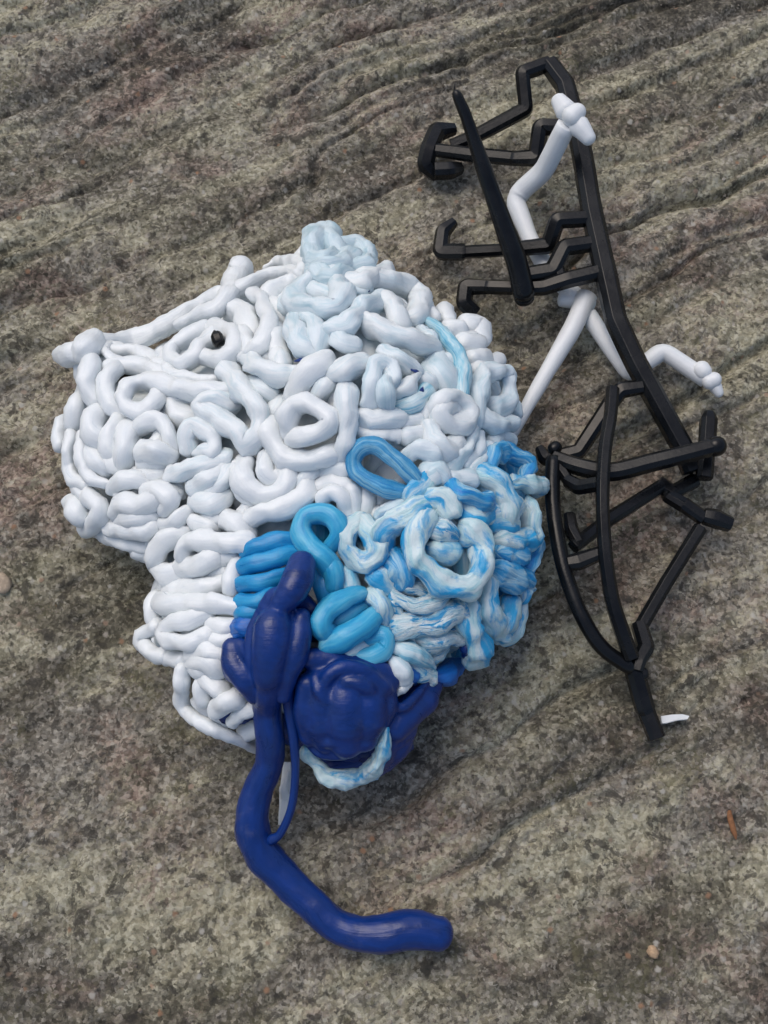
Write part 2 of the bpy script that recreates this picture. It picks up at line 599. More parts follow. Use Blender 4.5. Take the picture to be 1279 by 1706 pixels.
STR = [
 # ---- tile A: upper left
 ('A', [52, 62, 66, 70, 72, 70, 66, 60], 'f', [(360, 690), (480, 680), (620, 665), (760, 630), (900, 555), (1040, 465), (1180, 385), (1300, 320)], .4),
 ('A', [40, 60, 66, 70, 72, 72, 80, 92], 'f', [(1000, 555), (1100, 505), (1200, 465), (1300, 425), (1370, 340), (1415, 240), (1440, 170), (1465, 130)], .8),
 ('A', [78, 90], 'f', [(120, 790), (210, 765)], .3),
 ('A', [92, 92, 60], 'f', [(280, 745), (335, 690), (350, 650)], .6),
 ('A', [70, 78, 76, 62], 'w', [(330, 850), (305, 950), (315, 1050), (365, 1125)], .5),
 ('A', 34, 'w', [(560, 835), (475, 805), (430, 745), (480, 705), (560, 725)], .6),
 ('A', 52, 'w', [(500, 755), (640, 760), (760, 800), (850, 880), (890, 960)], -.1),
 ('A', 58, 'w', [(470, 890), (600, 850), (740, 870), (850, 930), (900, 1000)], .1),
 ('A', 62, 'w', [(540, 860), (450, 950), (440, 1070), (500, 1170), (600, 1230)], .1),
 ('A', 66, 'w', [(1340, 1070), (1150, 1065), (1000, 1035), (850, 1000), (710, 990), (610, 1030), (575, 1115), (620, 1195), (720, 1210), (800, 1170), (840, 1090)], .8),
 ('A', 75, 'w', [(900, 1170), (1000, 1160), (1120, 1190)], -.7),
 ('A', 60, 'w', [(1180, 585), (1060, 655), (960, 715), (925, 790), (1000, 845), (1090, 810), (1180, 710), (1290, 610)], .6),
 ('A', 52, 'w', [(870, 770), (880, 860), (960, 925), (1080, 960), (1250, 985)], 0),
 ('A', 60, 'w', [(940, 960), (1060, 1000), (1180, 1010)], -.6),
 # ---- tile B
 ('B', 55, 'f', [(170, 585), (300, 520), (430, 455), (560, 430), (680, 440)], .6),
 ('B', [18, 42, 50, 50, 52, 60, 68, 66], 'w', [(425, 395), (530, 352), (640, 350), (700, 390), (680, 460), (590, 510), (490, 555), (440, 610)], .3),
 ('B', [48, 50, 54, 60, 62, 58, 50], 'w', [(340, 590), (400, 650), (435, 740), (435, 850), (400, 950), (340, 1020), (250, 1070)], .5),
 ('B', 82, 'w', [(180, 720), (260, 760), (300, 850), (290, 960)], -.7),
 ('B', 80, 'w', [(480, 700), (560, 760)], -.5),
 ('B', 60, 'w', [(500, 860), (500, 960), (540, 1060)], -.5),
 ('B', 66, 'w', [(20, 850), (130, 880), (195, 950), (175, 1040), (80, 1085), (-30, 1060)], .5),
 ('B', 52, 'w', [(240, 890), (300, 970), (280, 1050)], .2),
 ('B', 58, 'w', [(440, 1040), (420, 1090)], -.4),
 # ---- the pale top tuft
 ('B', [62, 74, 78, 70], 't', [(800, 330), (785, 230), (795, 140), (850, 100)], 1.0),
 ('B', [60, 66, 66], 't', [(890, 100), (925, 170), (950, 260)], 1.1),
 ('B', 60, 't', [(770, 320), (850, 340), (930, 300)], 1.0),
 ('B', [60, 72, 74, 70, 58], 't', [(1010, 245), (1110, 240), (1190, 295), (1185, 370), (1100, 400)], .8),
 ('B', 74, 't', [(800, 400), (900, 385), (1000, 370), (1070, 330)], .9),
 ('B', 70, 't', [(820, 455), (920, 475), (1010, 440)], .7),
 ('B', 80, 'b', [(790, 480), (690, 550), (640, 640), (720, 700), (860, 715), (970, 700), (1005, 620), (990, 540), (950, 480)], .7),
 ('B', 70, 'b', [(800, 590), (900, 600)], 0),
 ('B', 60, 'b', [(590, 660), (610, 720)], .3),
 ('B', 76, 'p', [(1040, 500), (1140, 515), (1230, 475), (1330, 440)], .6),
 ('B', 50, 'b', [(1070, 590), (1180, 560)], .1),
 ('B', [70, 76, 74, 78, 70], 'b', [(930, 875), (1040, 830), (1120, 745), (1200, 665), (1290, 640)], .6),
 ('B', [70, 80, 86, 66], 'b', [(645, 780), (640, 890), (700, 990), (790, 1020)], .5),
 ('B', 66, 'b', [(720, 770), (800, 830), (830, 930), (820, 1010)], .2),
 ('B', 72, 'b', [(940, 900), (1000, 970), (1090, 985)], .1),
 ('B', 60, 'p', [(530, 1090), (560, 1130)], .3),
 # ---- tile C: upper right
 ('C', 76, 'p', [(-60, 190), (60, 215), (200, 240), (320, 300), (365, 390), (330, 480), (270, 500)], .7),
 ('C', 76, 'p', [(90, 385), (155, 420), (180, 500), (200, 570)], .8),
 ('C', 80, 'p', [(-20, 555), (60, 570), (180, 640), (320, 690), (430, 725)], .7),
 ('C', 60, 'b', [(380, 610), (460, 690), (440, 770)], .1),
 ('C', [36, 46, 54, 56, 56, 54, 50], 'c', [(415, 520), (510, 590), (600, 690), (660, 800), (690, 920), (690, 1040), (670, 1110)], 1.1),
 ('C', 42, 'w', [(440, 440), (470, 500)], 0),
 ('C', 66, 'w', [(550, 455), (570, 520)], 0),
 ('C', 76, 'w', [(600, 590), (660, 620)], .2),
 ('C', 78, 'w', [(730, 560), (800, 565), (820, 660)], .1),
 ('C', 86, 'w', [(710, 690), (780, 690)], .6),
 ('C', 74, 'w', [(760, 820), (850, 815)], .3),
 ('C', 52, 'w', [(930, 840), (960, 815)], 0),
 ('C', 60, 'w', [(790, 900), (860, 900)], .2),
 ('C', 66, 'b', [(800, 1260), (810, 1100), (830, 970), (920, 915), (1020, 960), (1040, 1070), (1005, 1165), (930, 1185)], .7),
 ('C', 45, 'b', [(1100, 1170), (1090, 1230)], .2),
 ('C', 66, 'b', [(-20, 1130), (-15, 980), (25, 880), (105, 870), (160, 950), (120, 1020)], .9),
 ('C', [64, 72, 62], 'b', [(90, 990), (100, 1080), (110, 1150)], 1.1),
 ('C', 72, 'b', [(100, 770), (210, 830), (310, 900)], .2),
 ('C', [50, 62, 40], 'p', [(205, 1075), (270, 1035), (325, 960)], .6),
 ('C', 62, 'c', [(220, 1180), (330, 1150), (410, 1070)], .2),
 ('C', 96, 'b', [(470, 880), (540, 960), (570, 1050)], 0),
 ('C', 62, 'p', [(500, 830), (610, 830)], .2),
 ('C', 70, 'p', [(380, 950), (430, 1010)], 0),
 # ---- tile D: left white bulge
 ('D', 74, 'w', [(205, 180), (210, 110), (240, 50)], .4),
 ('D', 60, 'w', [(95, 370), (85, 290), (115, 200)], .2),
 ('D', 84, 'w', [(400, 130), (345, 200), (360, 300), (440, 340)], .5),
 ('D', 76, 'w', [(540, 215), (480, 300), (470, 390), (520, 450)], .5),
 ('D', 84, 'w', [(620, 280), (595, 390), (570, 500)], .6),
 ('D', 54, 'w', [(175, 310), (155, 420), (155, 550), (195, 640), (290, 680)], .4),
 ('D', 46, 'w', [(260, 290), (250, 420), (285, 550), (350, 625), (440, 660)], .6),
 ('D', 70, 'w', [(330, 420), (360, 500), (430, 560)], .5),
 ('D', 72, 'w', [(490, 480), (560, 550)], .3),
 ('D', 66, 'w', [(700, 250), (765, 195), (850, 205), (915, 285), (945, 370)], .6),
 ('D', 60, 'w', [(840, 320), (810, 390)], .2),
 ('D', [88, 96, 70], 'w', [(740, 430), (820, 420), (920, 460)], .8),
 ('D', 70, 'w', [(730, 500), (840, 500)], .6),
 ('D', 56, 'w', [(690, 590), (800, 620), (880, 600)], -.3),
 ('D', [58, 66, 66, 56], 'w', [(490, 690), (560, 645), (660, 640), (750, 670)], .5),
 ('D', [64, 72, 62], 'w', [(185, 800), (235, 890), (290, 950)], .4),
 ('D', 70, 'w', [(320, 770), (400, 850), (370, 940), (300, 990)], .2),
 ('D', 80, 'w', [(530, 860), (600, 820), (700, 830), (800, 790), (880, 740), (940, 740)], .5),
 ('D', 72, 'w', [(780, 740), (860, 720), (935, 790), (900, 850)], .6),
 ('D', 72, 'w', [(560, 950), (660, 920), (790, 900)], .4),
 ('D', 60, 'w', [(470, 1000), (600, 1020), (740, 1020), (820, 985)], .3),
 ('D', 60, 'w', [(890, 980), (980, 940), (1040, 885)], .3),
 ('D', 50, 'w', [(420, 1060), (520, 1100), (620, 1125), (760, 1150)], -.3),
 ('D', 50, 'w', [(680, 1185), (770, 1205)], -.2),
 ('D', 62, 'p', [(1065, 390), (1050, 295), (1110, 235), (1200, 270), (1260, 350), (1240, 425), (1150, 430)], .6),
 ('D', [62, 74, 78, 70], 'p', [(960, 600), (1060, 570), (1180, 520), (1330, 470)], .6),
 ('D', 72, 'p', [(1140, 700), (1230, 640), (1340, 590)], .4),
 ('D', 70, 'p', [(1130, 810), (1230, 820), (1340, 760)], .2),
 ('D', 82, 'w', [(890, 70), (1000, 140), (1120, 180)], -.5),
 ('D', 60, 'w', [(560, 740), (650, 740)], 0),
 ('D', 60, 'w', [(220, 700), (300, 740)], 0),
 ('D', 50, 'w', [(960, 640), (1000, 740)], -.4),
 # ---- tile E: centre
 ('E', 84, 'p', [(150, 190), (230, 300), (330, 420), (385, 520), (365, 640), (270, 740), (215, 650), (110, 560), (0, 500), (-70, 450), (20, 400), (130, 420)], .5),
 ('E', [60, 76, 78, 72], 'p', [(290, 90), (380, 160), (500, 195), (650, 200)], .5),
 ('E', 76, 'p', [(310, 290), (420, 310), (470, 360)], -.1),
 ('E', [82, 84, 88, 82], 'w', [(650, 340), (700, 240), (790, 150), (870, 100)], .6),
 ('E', 76, 'p', [(800, 400), (860, 310), (930, 230)], .2),
 ('E', [72, 88, 82], 'p', [(940, 215), (1030, 165), (1140, 110)], .4),
 ('E', 66, 'w', [(520, 60), (545, 110)], .1),
 ('E', 70, 'p', [(540, 420), (500, 480), (490, 550)], -.2),
 ('E', 70, 'w', [(600, 640), (590, 530), (645, 440), (745, 430), (860, 495), (915, 560), (850, 635), (740, 665), (640, 690)], 1.2),
 ('E', 82, 'w', [(480, 600), (460, 690), (510, 790), (610, 850), (720, 850), (850, 830), (970, 780)], .6),
 ('E', [66, 74, 78, 76, 66], 'p', [(1040, 330), (1050, 430), (1050, 560), (1030, 700), (995, 820)], .8),
 ('E', 82, 'w', [(250, 880), (240, 980), (305, 1075), (420, 1120), (530, 1090), (600, 1000), (590, 910)], .5),
 ('E', 60, 'w', [(430, 820), (410, 920), (450, 1000), (530, 980)], .7),
 ('E', 42, 'w', [(205, 890), (190, 1000), (240, 1110), (340, 1180)], .2),
 ('E', 76, 'w', [(330, 1290), (420, 1245), (560, 1210), (690, 1140), (745, 1060)], .5),
 ('E', 70, 'p', [(640, 1070), (720, 1000), (790, 920)], .1),
 ('E', 62, 'w', [(890, 1240), (870, 1150), (930, 1095), (1010, 1130), (1030, 1250)], .5),
 ('E', 50, 'w', [(830, 1050), (960, 1005), (1085, 1080), (1105, 1230)], .3),
 ('E', 62, 'p', [(870, 960), (980, 930), (1060, 900)], 0),
 ('E', 72, 'p', [(10, 1090), (110, 1010), (190, 900)], .2),
 ('E', 66, 'p', [(1135, 535), (1270, 545), (1420, 535)], .5),
 ('E', 46, 'p', [(1110, 650), (1270, 655), (1430, 675)], .2),
 ('E', 64, 'w', [(1190, 1080), (1170, 1210)], -.1),
 ('E', 60, 'w', [(250, 1260), (310, 1220)], -.4),
 ('E', 60, 'p', [(940, 340), (950, 420)], -.5),
 # ---- tile F: right of centre
 ('F', 80, 'p', [(400, 230), (425, 140), (515, 110), (605, 160), (635, 245), (575, 310), (480, 300), (425, 240), (470, 190), (540, 210)], .8),
 ('F', 64, 'p', [(140, 300), (240, 290)], .3),
 ('F', 62, 'p', [(190, 400), (270, 385)], .3),
 ('F', 56, 'p', [(80, 390), (-20, 390)], .1),
 ('F', [66, 80, 84, 62], 'p', [(340, 350), (390, 440), (470, 490), (550, 440)], .6),
 ('F', 62, 'p', [(260, 240), (350, 190)], .1),
 ('F', [60, 72, 72, 60], 'b', [(180, 560), (255, 505), (345, 520), (410, 590)], .5),
 ('F', 56, 'b', [(680, 350), (640, 460), (560, 560), (490, 620)], .4),
 ('F', 42, 'b', [(755, 380), (715, 500), (620, 620)], .4),
 ('F', 38, 'b', [(800, 470), (730, 580), (660, 670)], .3),
 ('F', 46, 'b', [(830, 430), (950, 430)], 0),
 ('F', 66, 'b', [(715, 230), (790, 290), (880, 320), (950, 290)], .5),
 ('F', [50, 58, 62, 60, 60, 52], 'M', [(800, 610), (835, 535), (930, 510), (1030, 560), (1100, 605), (1075, 680)], .8),
 ('F', 64, 'm', [(1000, 750), (1100, 760), (1180, 770)], .5),
 ('F', 74, 'b', [(390, 630), (400, 700), (330, 730)], .4),
 ('F', 74, 'm', [(310, 760), (230, 820), (170, 890)], .5),
 # ---- tile R: blue and white mottled mass
 ('R', [34, 38, 40, 38, 36, 36, 38, 38, 36], 'k', [(610, 300), (530, 220), (460, 155), (390, 115), (330, 135), (305, 200), (340, 265), (420, 305), (520, 330)], .8),
 ('R', [40, 50, 54, 52, 46], 'm', [(640, 385), (570, 420), (500, 460), (445, 510), (440, 570)], .7),
 ('R', 30, 'b', [(415, 440), (470, 408), (530, 395)], .2),
 ('R', 46, 'm', [(335, 480), (285, 520), (275, 600), (320, 655), (385, 650), (415, 590), (395, 520), (345, 485)], .6),
 ('R', [56, 62], 'm', [(690, 375), (730, 400)], 1.0),
 ('R', 52, 'b', [(650, 240), (700, 260)], .5),
 ('R', 44, 'b', [(770, 270), (830, 265)], .5),
 ('R', [42, 46, 44, 40], 'M', [(755, 315), (800, 350), (860, 370), (920, 380)], .9),
 ('R', 54, 'm', [(900, 260), (975, 300), (1015, 370), (1000, 440)], .6),
 ('R', 50, 'm', [(920, 290), (950, 350)], .3),
 ('R', 54, 'm', [(820, 430), (880, 450), (935, 425)], .6),
 ('R', 50, 'm', [(950, 450), (1020, 485)], .3),
 ('R', 40, 'm', [(1045, 390), (1020, 460)], .3),
 ('R', [44, 48, 52, 52, 48], 'm', [(1115, 400), (1130, 470), (1130, 530), (1070, 560), (990, 560)], .6),
 ('R', 54, 'M', [(985, 610), (1060, 625)], .4),
 ('R', 44, 'M', [(1145, 580), (1125, 650), (1100, 700)], .2),
 ('R', [56, 60, 52], 'M', [(970, 700), (1040, 735), (1090, 730)], .4),
 ('R', 38, 'm', [(1100, 770), (1080, 810)], .1),
 ('R', 52, 'm', [(630, 460), (595, 530), (590, 620), (640, 690), (700, 750), (780, 785), (850, 765), (885, 700), (900, 620), (895, 550), (840, 520)], 1.1),
 ('R', 48, 'q', [(690, 500), (745, 520)], .8),
 ('R', 50, 'm', [(690, 600), (750, 615)], .4),
 ('R', 42, 'c', [(800, 620), (810, 700)], -.8),
 ('R', [50, 56, 54], 'M', [(480, 630), (530, 690), (520, 760)], .4),
 ('R', [48, 54], 'm', [(400, 730), (450, 765)], .5),
 ('R', 40, 'q', [(560, 780), (640, 790)], .4),
 ('R', 40, 'q', [(510, 820), (590, 865), (680, 840), (725, 795)], .5),
 ('R', 40, 'q', [(470, 850), (500, 930)], .4),
 ('R', 50, 'q', [(510, 950), (620, 930), (740, 905), (790, 890)], .6),
 ('R', 50, 'q', [(630, 1010), (720, 1000), (785, 1005)], .5),
 ('R', 38, 'q', [(710, 1055), (670, 1090)], .3),
 ('R', 36, 'q', [(510, 1000), (580, 1020)], .2),
 ('R', 34, 'q', [(630, 1050), (580, 1110)], .1),
 ('R', [38, 48, 40, 16], 'c', [(490, 1050), (560, 1075), (620, 1105), (665, 1145)], .7),
 ('R', [48, 54, 56, 48], 'm', [(845, 880), (850, 960), (868, 1040), (870, 1100)], .6),
 ('R', [46, 54, 54, 40], 'm', [(930, 770), (925, 860), (945, 940), (985, 985)], .5),
 ('R', 44, 'm', [(1030, 840), (1020, 920), (980, 985)], .3),
 ('R', 36, 'm', [(1075, 850), (1060, 940), (1010, 1005)], .1),
 ('R', [48, 50, 44], 'B', [(660, 1200), (720, 1170), (760, 1150)], .3),
 ('R', 46, 'q', [(560, 1150), (640, 1185)], .4),
 ('R', [8, 22, 24, 10], 'p', [(490, 1285), (522, 1250), (555, 1225), (585, 1205)], .9),
 ('R', [20, 40, 40, 30], 'b', [(470, 1110), (500, 1140), (530, 1180), (540, 1220)], .7),
 # ---- light blue coils
 ('R', [48, 48, 47, 47, 47, 47, 46, 42, 36], 'l', [(200, 690), (165, 645), (95, 580), (62, 510), (85, 450), (155, 435), (215, 465), (235, 530), (200, 585)], .9),
 ('R', [44, 50, 46], 'l', [(150, 640), (205, 690), (205, 770)], .7),
 ('R', [40, 46, 48, 48, 40], 'l', [(325, 805), (245, 830), (175, 885), (150, 950), (195, 995)], .9),
 ('R', [46, 52, 54, 44], 'l', [(185, 1045), (260, 1010), (340, 960), (400, 905)], .9),
 ('R', [36, 42, 42, 38, 34], 'l', [(315, 1100), (395, 1090), (445, 1050), (440, 1000), (370, 1015)], .6),
 ('R', 34, 'c', [(210, 1110), (280, 1075), (360, 1040)], .3),
 ('R', 44, 'c', [(285, 720), (300, 790)], .4),
 ('R', 44, 'm', [(395, 800), (440, 860), (440, 930)], .5),
 ('R', 40, 'c', [(450, 950), (455, 1050)], .3),
 ('R', 46, 'L', [(140, 690), (165, 770), (190, 850)], -.2),
 ('R', 44, 'l', [(205, 930), (270, 905), (330, 870)], .0),
 ('R', 40, 'l', [(270, 770), (250, 850)], -.2),
 ('R', 40, 'c', [(330, 1060), (400, 1050)], .1),
 ('R', 40, 'l', [(140, 480), (150, 540)], -1.0),
 ('R', 40, 'm', [(330, 560), (360, 600)], -.8),
 ('R', 42, 'B', [(480, 1130), (540, 1170), (620, 1210)], .0),
 ('G', 62, 'L', [(1280, 210), (1160, 180), (1050, 200), (950, 235), (880, 270)], .6),
 ('G', 66, 'L', [(1280, 290), (1100, 320), (950, 365), (860, 390)], .6),
 ('G', 66, 'L', [(1180, 460), (1000, 500), (850, 530)], .6),
 ('G', 62, 'L', [(1060, 590), (950, 660), (840, 660)], .5),
 ('G', 60, 'L', [(980, 720), (880, 730), (840, 740)], .4),
 ('G', 66, 'B', [(960, 780), (850, 850), (780, 860)], .4),
 ('G', 50, 'B', [(920, 880), (820, 910)], .2),
 # ---- tile G: lower left white
 ('G', 80, 'w', [(860, 130), (800, 60), (730, 20)], .3),
 ('G', 74, 'w', [(890, 220), (720, 200), (560, 190), (430, 210), (395, 275), (430, 310)], .8),
 ('G', 72, 'w', [(400, 390), (500, 385), (590, 330), (670, 300)], .6),
 ('G', 80, 'w', [(400, 150), (270, 170), (195, 270), (210, 390), (290, 460), (370, 440)], .4),
 ('G', 64, 'w', [(690, 330), (780, 300)], .2),
 ('G', 70, 'w', [(550, 460), (680, 420)], -.2),
 ('G', 68, 'w', [(300, 560), (420, 545), (560, 545), (690, 510)], -.1),
 ('G', 60, 'w', [(800, 370), (755, 480), (755, 580)], .3),
 ('G', 72, 'w', [(800, 690), (620, 670), (450, 665), (300, 685), (220, 650)], .5),
 ('G', 62, 'w', [(190, 630), (155, 700), (160, 780)], .3),
 ('G', 66, 'w', [(560, 745), (440, 785), (310, 820), (260, 890), (300, 960), (420, 960), (560, 900)], .7),
 ('G', 62, 'w', [(190, 840), (100, 900), (90, 985), (155, 1045), (250, 1060)], .3),
 ('G', 60, 'w', [(280, 1085), (390, 1085)], 0),
 ('G', 66, 'w', [(620, 820), (740, 830)], .2),
 ('G', 58, 'w', [(620, 930), (740, 930)], .1),
 ('G', 70, 'w', [(470, 1070), (580, 1030), (680, 1040)], .3),
 ('G', 80, 'w', [(510, 1150), (620, 1150)], .3),
 ('G', 46, 'w', [(30, 270), (100, 290)], -.2),
 ('G', 60, 'w', [(480, 40), (600, 80)], .2),
 ('G', 60, 'w', [(560, 20), (650, 10)], .1),
 # ---- tile K: bottom white
 ('K', 80, 'w', [(290, 190), (400, 180), (470, 240)], .3),
 ('K', 60, 'w', [(370, 345), (330, 420), (365, 480)], .3),
 ('K', 80, 'w', [(390, 320), (480, 400)], .4),
 ('K', 70, 'w', [(460, 555), (525, 505), (610, 475)], .4),
 ('K', 46, 'w', [(575, 650), (650, 590), (740, 535)], .2),
 ('K', [46, 48, 50, 50, 50, 48, 46, 46], 'w', [(205, 250), (190, 350), (182, 460), (225, 565), (340, 650), (480, 735), (620, 800), (800, 865)], 1.2),
 ('K', 60, 'w', [(680, 740), (760, 700)], -.3),
 # ---- pale hoop under the navy melt
 ('T', [28, 34, 38, 40, 40, 40, 36, 28, 12], 'm', [(465, 1085), (500, 1150), (570, 1200), (655, 1222), (740, 1200), (805, 1140), (822, 1060), (835, 1000), (845, 960)], 1.15),
]
for (tile, r, kind, pts, lift) in STR:
    strand(tile, r, kind, pts, lift)

frng = random.Random(21)


def zone(x, y):
    """which plastic lies around here"""
    if y < 1110 and (x > 690 and y > 790 or x > 600 and y > 860):
        return frng.choice('mmcM')
    if y > 930 and x > 400:
        return 'N'
    if x > 600 and y < 760:
        return frng.choice('pb')
    return frng.choice('wwp')


# strands buried below the visible ones: they fill the gaps and the flanks of the lump
made = 0
while made < 32:
    x, y = frng.uniform(95, 900), frng.uniform(390, 1290)
    d = inside_dist(x, y)
    if d < 12 or (x < 440 and y > 1120):
        continue
    e = env(x, y)
    r = frng.uniform(58, 80)
    dep = frng.uniform(0.9, 1.7)
    kind = zone(x, y)
    a = frng.uniform(0, 6.28)
    pts = []
    cx, cy = x, y
    for k in range(frng.randint(3, 5)):
        pts.append(((cx-TILES['A'][0])*S280, (cy-TILES['A'][1])*S280))
        a += frng.uniform(-1.0, 1.0)
        nx_, ny_ = cx+22*math.cos(a), cy+22*math.sin(a)
        if inside_dist(nx_, ny_) < 14:
            a += math.pi*0.6
            nx_, ny_ = cx+20*math.cos(a), cy+20*math.sin(a)
            if inside_dist(nx_, ny_) < 10:
                break
        cx, cy = nx_, ny_
    if len(pts) < 2:
        continue
    strand('A', r, kind, pts, -dep, sides=12)
    made += 1


# the lowest turns, which carry the lump on the ground
cx0, cy0 = OA.mean(0)
ringpts = []
for (x1, y1), (x2, y2) in zip(OA, OB):
    k = max(1, int(math.hypot(x2-x1, y2-y1)/16))
    for q in range(k):
        x, y = x1+(x2-x1)*q/k, y1+(y2-y1)*q/k
        L_ = math.hypot(cx0-x, cy0-y)
        ringpts.append((x+(cx0-x)*46/L_, y+(cy0-y)*46/L_))
for layer, (zb, inset) in enumerate(((0.0075, 0.0), (0.019, 0.02))):
    i0 = 0
    while i0 < len(ringpts):
        ln = frng.randint(7, 11)
        seg = [ringpts[(i0+q) % len(ringpts)] for q in range(0, ln+1)][::2]
        pts, zz = [], []
        for (x, y) in seg:
            jx, jy = frng.uniform(-9, 9), frng.uniform(-9, 9)
            x, y = x+(cx0-x)*inset+jx, y+(cy0-y)*inset+jy
            pts.append(((x-TILES['A'][0])*S280, (y-TILES['A'][1])*S280))
            zz.append(zb+frng.uniform(-0.001, 0.003))
        kd = zone(*seg[len(seg)//2])
        if not (seg[0][0] < 440 and seg[0][1] > 1120):
            strand('A', frng.uniform(84, 104), kd, pts, zs=zz, sides=14, lumpy=0.25)
        i0 += ln-1


# solid middle of the lump
def build_core():
    gx = np.arange(80, 920, 12)
    gy = np.arange(360, 1320, 12)
    idx, V, F = {}, [], []
    for j, y in enumerate(gy):
        for i, x in enumerate(gx):
            d = inside_dist(x, y)
            if d > 62:
                z = max(0.004, (env(x, y)-0.014)*min(1, (d-50)/40))
                z *= 1+0.10*noise.noise(Vector((x*0.03, y*0.03, 0)))
                idx[i, j] = len(V)
                V.append(at(x, y, z))
    top = len(V)
    V += [Vector((v.x, v.y, 0.0015)) for v in V]
    edges = {}
    for (i, j) in list(idx):
        q = [(i, j), (i+1, j), (i+1, j+1), (i, j+1)]
        if all(k in idx for k in q):
            f = [idx[k] for k in q]
            F.append(tuple(reversed(f)))
            F.append(tuple(k+top for k in f))
            for a, b in zip(f, f[1:]+f[:1]):
                if (b, a) in edges:
                    del edges[(b, a)]
                else:
                    edges[(a, b)] = 1
    for a, b in edges:
        F.append((a, b, b+top, a+top))
    flow = [(v.x*80, v.y*80, v.z*80) for v in V]
    return mesh_obj('core', V, F, MATS['p'], lump, flow)


build_core()


# ------------------------------------------------------------------ navy melt: thick folds fused into one skin
def blob_parts(spec):
    V, F = [], []
    for (tile, r, pts, lift, zs) in spec:
        s = TILES[tile][2]
        P, Rr = [], []
        rs = r if isinstance(r, list) else [r]*len(pts)
        for i, (x, y) in enumerate(tp(tile, pts)):
            z = zs[i] if zs else env(x, y)
            p = at(x, y, z)
            rr = rs[i]/s*pxsize(p)
            if not zs:
                p = at(x, y, max(rr, z+lift*rr-0.3*rr))
            P.append(p)
            Rr.append(rr)
        C, RR = catmull(P, Rr, min(Rr)*0.4)
        v, f, _ = tube(C, RR, 20, 0.05, 0, 1.0, (1, 1), len(V)*0.001, dom=45)
        o = len(V)
        V += v
        F += [tuple(k+o for k in q) for q in f]
    return V, F


def remeshed(name, spec, material, voxel=0.0009, smooth=3):
    V, F = blob_parts(spec)
    tmp = mesh_obj('melt_source', V, F, material, lump)
    m = tmp.modifiers.new('fuse', 'REMESH')
    m.mode = 'VOXEL'
    m.voxel_size = voxel
    m.use_smooth_shade = True
    s = tmp.modifiers.new('soft', 'SMOOTH')
    s.factor = 0.5
    s.iterations = smooth
    dg = bpy.context.evaluated_depsgraph_get()
    me = bpy.data.meshes.new_from_object(tmp.evaluated_get(dg))
    old = tmp.data
    bpy.data.objects.remove(tmp)
    bpy.data.meshes.remove(old)
    me.name = name
    n = len(me.vertices)
    co = np.empty(n*3, dtype=np.float32)
    me.vertices.foreach_get('co', co)
    a = me.attributes.new('flow', 'FLOAT_VECTOR', 'POINT')
    a.data.foreach_set('vector', co*90)
    me.polygons.foreach_set('use_smooth', [True]*len(me.polygons))
    me.materials.clear()
    me.materials.append(material)
    o = bpy.data.objects.new(name, me)
    col.objects.link(o)
    o.parent = lump
    return o


body = remeshed('navy_melt', [
    ('T', [84, 104, 100, 70], [(555, 760), (560, 860), (555, 960), (570, 1030)], .1, None),
    ('T', [80, 108, 110, 84], [(650, 740), (655, 850), (660, 950), (660, 1040)], .2, None),
    ('T', [80, 104, 100, 74], [(750, 770), (750, 860), (750, 950), (740, 1020)], .2, None),
    ('T', [60, 74, 60], [(835, 800), (825, 880), (805, 950)], .1, None),
    ('T', [50, 60, 56], [(490, 660), (600, 665), (720, 690)], .0, None),
    ('T', [60, 64, 56], [(480, 780), (475, 900), (490, 1010)], .2, None),
    ('T', [20, 34, 38, 38, 34, 18], [(548, 840), (572, 745), (650, 700), (745, 722), (825, 785), (880, 835)], 2.0, None),
    ('T', [18, 30, 36, 24], [(620, 800), (665, 765), (740, 785), (800, 850)], 2.6, None),
    ('T', [14, 28, 26, 12], [(505, 740), (530, 810), (580, 870), (640, 910)], 2.6, None),
    ('T', [16, 26, 30, 26, 14], [(480, 1000), (540, 1045), (620, 1040), (700, 1000), (770, 950)], 2.2, None),
    ('T', [12, 22, 14], [(790, 740), (835, 770), (890, 790)], 2.4, None),
    ('T', [14, 30, 26, 12], [(840, 960), (800, 900), (830, 840), (890, 800)], 1.8, None),
    ('T', [40, 50, 40], [(700, 690), (800, 710), (880, 750)], .5, None),
    ('T', [14, 24, 26, 16], [(500, 880), (540, 950), (600, 985), (690, 965)], 2.4, None),
    ('T', [14, 24, 22, 12], [(470, 1050), (540, 1100), (640, 1110), (720, 1080)], 1.2, None),
    ('T', [70, 80, 84, 50], [(880, 980), (950, 900), (1010, 840), (1060, 780)], .1, None),
    ('T', [16, 26, 24, 14], [(870, 900), (930, 880), (980, 830), (1040, 760)], 2.2, None),
    ('T', [46, 64, 60], [(840, 1140), (890, 1070), (930, 980)], .1, None),
    ('T', [18, 28, 26, 16], [(860, 1080), (920, 1030), (960, 960), (1000, 900)], 2.0, None),
    ('T', [50, 60, 56], [(800, 1160), (830, 1080), (860, 1000)], -.2, None),
], MATS['N'])
body['label'] = 'glossy navy blue melted mass with soft folds'
